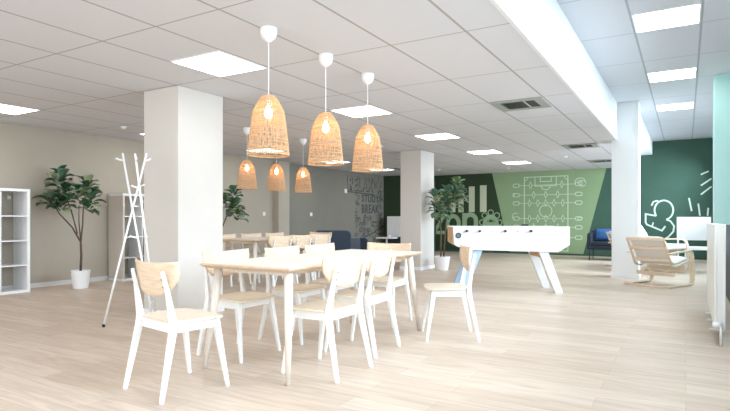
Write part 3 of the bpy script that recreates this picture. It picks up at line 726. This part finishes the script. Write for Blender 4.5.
# ================================================================== LOUNGE CHAIRS (bent birch)
def lounge(name, lab, cushion, loc, rz, scale=1):
    t = empty(name, loc, rz, lab, 'armchair'); t.scale = (scale,)*3
    for s in (-1, 1):
        x = s*.32
        pts = [(x, -.37, .018), (x, .0, .018), (x, .28, .018), (x, .345, .035), (x, .372, .09), (x, .365, .30), (x, .36, .45), (x, .335, .52), (x, .27, .548), (x, -.05, .535), (x, -.30, .515)]
        m = MB(); m.tube(pts, .0185, 4, sx=2.4, sy=.8, square=True); m.build('arm_frame', M['birch'], t, bevel=.003)
    m = MB(); m.box(-.35, -.37, .0, .35, -.32, .030); m.build('rear_crossbar', M['birch'], t, bevel=.004)
    m = MB(); m.box(-.30, .18, .23, .30, .205, .30); m.box(-.30, -.12, .16, .30, -.095, .22); m.build('seat_rail', M['birch'], t, bevel=.003)
    for s in (-1, 1):
        x = s*.285; m = MB(); m.tube([(x, .34, .395), (x, .15, .345), (x, -.06, .30), (x, -.17, .33), (x, -.24, .45), (x, -.33, .62), (x, -.40, .74)], .017, 4, sx=1.3, sy=.9, square=True)
        m.build('back_frame', M['birch'], t, bevel=.003)
    for (y, z) in ((-.40, .735), (-.330, .595), (-.225, .41)):
        m = MB(); m.box(-.30, y-.012, z-.022, .30, y+.004, z+.022); m.build('back_slat', M['birch'], t, bevel=.003)
    g = []
    path = [(.38, .43), (.30, .435), (.1, .385), (-.03, .36), (-.12, .385), (-.19, .50), (-.27, .64), (-.345, .755), (-.37, .775)]
    for i, (y, z) in enumerate(path):
        g.append([(x, y, z+.012*math.cos(x*8)) for x in [-.27+.54*j/10 for j in range(11)]])
    m = MB(); C_ = 11; nrms = []
    # thick pad following the path
    vs = []; R_ = len(path)
    for i, (y, z) in enumerate(path):
        a = path[max(i-1, 0)]; b2 = path[min(i+1, R_-1)]; d = Vector((b2[0]-a[0], b2[1]-a[1])).normalized(); nn = Vector((-d.y, d.x))  # rotates
        if nn.y < 0 and i < 4: nn = -nn
        if i >= 4 and nn.x < 0: nn = -nn
        nrms.append(nn)
    for sgn in (1, 0):
        for i, (y, z) in enumerate(path):
            for j in range(C_):
                x = -.27+.54*j/(C_-1); e = .02*(1-abs(x/.27)**6)
                off = (e if sgn else -.035-e*.3)
                vs.append((x, y+nrms[i].x*off, z+nrms[i].y*off))
    K = R_*C_; fs = []
    for i in range(R_-1):
        for j in range(C_-1):
            a = i*C_+j; fs.append((a, a+1, a+C_+1, a+C_)); fs.append((a+K, a+C_+K, a+C_+1+K, a+1+K))
    edge = list(range(C_))+[i*C_+C_-1 for i in range(1, R_)]+[(R_-1)*C_+j for j in range(C_-2, -1, -1)]+[i*C_ for i in range(R_-2, 0, -1)]
    for a, b2 in zip(edge, edge[1:]+edge[:1]): fs.append((a, a+K, b2+K, b2))
    m.add(vs, fs); m.build('cushion', cushion, t, smooth=True, sub=1)
    return t
lounge('lounge_chair', 'cream lounge chair with bent birch frame, back to the camera beside the white column', M['cream'], (-.364, 9.707, 0), face(.45, .89))
lounge('lounge_chair', 'white cushioned lounge chair facing the room behind the birch lounge chair, near the line figure', M['white_canvas'], (-.53, 11.85, 0), face(.9, -.44), 1.2)
lounge('lounge_chair', 'tan birch lounge chair mostly hidden behind the white column, by the navy sofa', M['cream'], (-1.02, 13.05, 0), face(.6, .8))

# white side tables
def side_table(loc, lab, s_=.275, h=.45, th=.05):
    t = empty('side_table', loc, 0, lab, 'table')
    MB().box(-s_, -s_, h-th, s_, s_, h).build('table_top', M['white'], t, bevel=.003)
    for sx in (-1, 1):
        for sy in (-1, 1):
            x0, x1 = sorted((sx*s_, sx*(s_-.05))); y0, y1 = sorted((sy*s_, sy*(s_-.05))); MB().box(x0, y0, 0, x1, y1, h-th).build('leg', M['white'], t, bevel=.002)
side_table((.24, 12.25, 0), 'square white side table nearer the radiator, behind the birch lounge chair', .26, .50)
side_table((-.22, 12.95, 0), 'square white side table farther back below the white panel', .26, .52)
t = empty('panel_screen', (.155, 14.5, 0), 0, 'white upright panel on legs standing before the blue-green wall', 'screen')
MB().box(-.335, -.02, .55, .335, .02, 1.085).build('panel', M['white'], t, bevel=.004)
for s in (-1, 1):
    x0, x1 = sorted((s*.33, s*.29)); MB().box(x0, -.018, .0, x1, .018, .55).build('leg', M['white'], t); MB().box(x0, -.2, 0, x1, .2, .03).build('foot', M['white'], t)

# ================================================================== NAVY SEATING
ARM1 = (-6.81, 10.26, 0); ARM2 = (-6.80, 11.13, 0); ARM3 = (-6.0, 11.79, 0); CAFE = (-5.81, 10.74, 0)
def tub_chair(loc, rz, w_, d_, h, lab, mtl, leg=.13, name='armchair', cat='armchair', seat_h=.42, arm_h=None):
    t = empty(name, loc, rz, lab, cat); arm_h = arm_h or h*.80
    for sx in (-1, 1):
        for sy in (-1, 1): MB().tube([(sx*(w_/2-.05), sy*(d_/2-.05), 0), (sx*(w_/2-.06), sy*(d_/2-.06), leg+.02)], .012, 8).build('leg', M['black'], t)
    MB().box(-w_/2+.07, -d_/2+.08, leg, w_/2-.07, d_/2, seat_h-.10).build('seat_base', mtl, t, bevel=.02)
    MB().box(-w_/2+.085, -d_/2+.10, seat_h-.10, w_/2-.085, d_/2-.01, seat_h).build('seat_cushion', mtl, t, bevel=.035, seg=4)
    m = MB(); pts = [(-w_/2, leg), (w_/2, leg), (w_/2, h-.08), (w_/2-.03, h-.02), (w_/2-.09, h), (-w_/2+.09, h), (-w_/2+.03, h-.02), (-w_/2, h-.08)]
    m.prism(pts, 'y', -d_/2, -d_/2+.12); m.build('backrest', mtl, t, bevel=.03, seg=4)
    for s in (-1, 1):
        x0, x1 = sorted((s*w_/2, s*(w_/2-.10))); m = MB(); m.prism([(-d_/2+.09, leg), (d_/2, leg), (d_/2, arm_h-.08), (d_/2-.05, arm_h-.02), (-d_/2+.09, arm_h)], 'x', x0, x1); m.build('armrest', mtl, t, bevel=.025, seg=4)
    return t
tub_chair(ARM1, face(-.25, 1), .84, .78, .79, 'large navy armchair seen from behind beyond the front table, before the grey wall', M['navy'])
tub_chair(ARM2, face(-.35, 1), .60, .62, .60, 'smaller low navy armchair just right of the large navy one', M['navy'])
tub_chair(ARM3, face(-1, -.15), .62, .60, .76, 'dark navy armchair half hidden behind the middle column, by the white round table', M['navy_dark'])
tub_chair((-7.35, 6.25, 0), face(1, .2), .66, .62, .66, 'light grey upholstered low armchair behind the rear dining table', M['grey_fabric'], name='armchair')
o = tub_chair((-1.62, 14.95, 0), face(0, -1), 1.05, .72, .74, 'black navy sofa on thin black legs before the green wall, left of the white column', M['navy_dark'], leg=.27, name='sofa', cat='sofa', seat_h=.46, arm_h=.70)
m = MB(); g = [[(-.22+.44*j/8, 0, -.15+.30*i/6) for j in range(9)] for i in range(7)]
vs = []
for i in range(7):
    for j in range(9):
        u = j/8*2-1; v = i/6*2-1; b_ = .07*(1-u**4)*(1-v**4)
        vs.append((u*.22, -b_, v*.15)); 
k = len(vs)
for i in range(7):
    for j in range(9):
        u = j/8*2-1; v = i/6*2-1; b_ = .07*(1-u**4)*(1-v**4)+.002
        vs.append((u*.22, b_, v*.15))
fs = []
for i in range(6):
    for j in range(8): a = i*9+j; fs += [(a, a+1, a+10, a+9), (a+k, a+9+k, a+10+k, a+1+k)]
edge = list(range(9))+[i*9+8 for i in range(1, 7)]+[54+j for j in range(7, -1, -1)]+[i*9 for i in range(5, 0, -1)]
for a, b2 in zip(edge, edge[1:]+edge[:1]): fs.append((a, a+k, b2+k, b2))
m.add(vs, fs); q = m.build('cushion', M['blue'], smooth=True, loc=(-1.80, 14.93, .64)); q.rotation_euler.x = -.25
tag(q, 'royal blue cushion leaning on the black navy sofa', 'cushion')
# round cafe table
t = empty('cafe_table', CAFE, 0, 'small round white pedestal table left of the middle column', 'table')
MB().lathe([(.24, .60), (.25, .606), (.25, .62), (.245, .625)], 32).build('table_top', M['white'], t)
MB().tube([(0, 0, .015), (0, 0, .60)], .02, 12).build('pedestal', M['white'], t, smooth=True)
MB().lathe([(.17, 0), (.17, .008), (.03, .016)], 24).build('base', M['white'], t)
m = MB().lathe([(.02, 0), (.028, .01), (.032, .05), (.029, .055)], 16); tag(m.build('cup', M['white'], smooth=True, loc=(CAFE[0]+.09, CAFE[1]-.05, .625)), 'tiny white cup on the small round pedestal table', 'cup')
# white cabinet by far wall
t = empty('cabinet', (-7.92, 15.28, 0), 0, 'white low cabinet in the far corner before the dark olive wall', 'cabinet')
MB().box(-.22, -.2, .02, .30, .2, 1.12).build('body', M['white'], t, bevel=.004)
for s in (0, 1): MB().box(-.215+.258*s, -.215, .05, .035+.258*s, -.2, 1.10).build('door', M['white'], t, bevel=.002)

# ================================================================== RADIATOR
t = empty('radiator', (.25, 6.3, 0), 0, 'tall white enamel radiator standing on white feet under the window', 'radiator')
y0, y1 = -.92, .85; zb_, zt_ = .13, 1.0
MB().box(-.045, y0, zb_, -.025, y1, zt_).build('front_panel', M['radiator'], t, bevel=.006)
MB().box(.022, y0, zb_, .037, y1, zt_).build('rear_panel', M['radiator'], t, bevel=.006)
m = MB(); m.box(-.025, y0+.006, zb_+.02, .022, y0+.012, zt_-.01)
m.build('end_cover', M['radiator'], t)
m = MB()
k = y0+.02
while k < y1-.02: m.box(-.022, k, zt_-.012, .020, k+.008, zt_-.002); k += .022
m.build('top_grille', M['radiator'], t)
m = MB()
k = y0+.03
while k < y1-.02: m.box(-.02, k, zb_+.03, .018, k+.003, zt_-.03); k += .03
m.build('convector_fin', M['charcoal'], t)
for yy in (-.25, .30, .75):
    m = MB(); m.box(-.02, yy-.02, .015, .02, yy+.02, zb_+.02); m.box(-.06, yy-.03, 0, .06, yy+.03, .014); m.build('foot', M['radiator'], t, bevel=.003)
m = MB(); m.tube([(.0, y0+.02, zb_+.04), (.0, y0-.05, zb_+.04), (.0, y0-.06, zb_-.0), (.0, y0-.06, 0)], .011, 10); m.build('pipe', M['radiator'], t, smooth=True)
m = MB(); m.lathe([(.018, 0), (.024, .012), (.024, .05), (.018, .06)], 14, T=Matrix.Translation((0, y0-.05, zb_+.04)) @ Matrix.Rotation(-PI/2, 4, 'Y')); m.build('valve', M['white'], t, smooth=True)
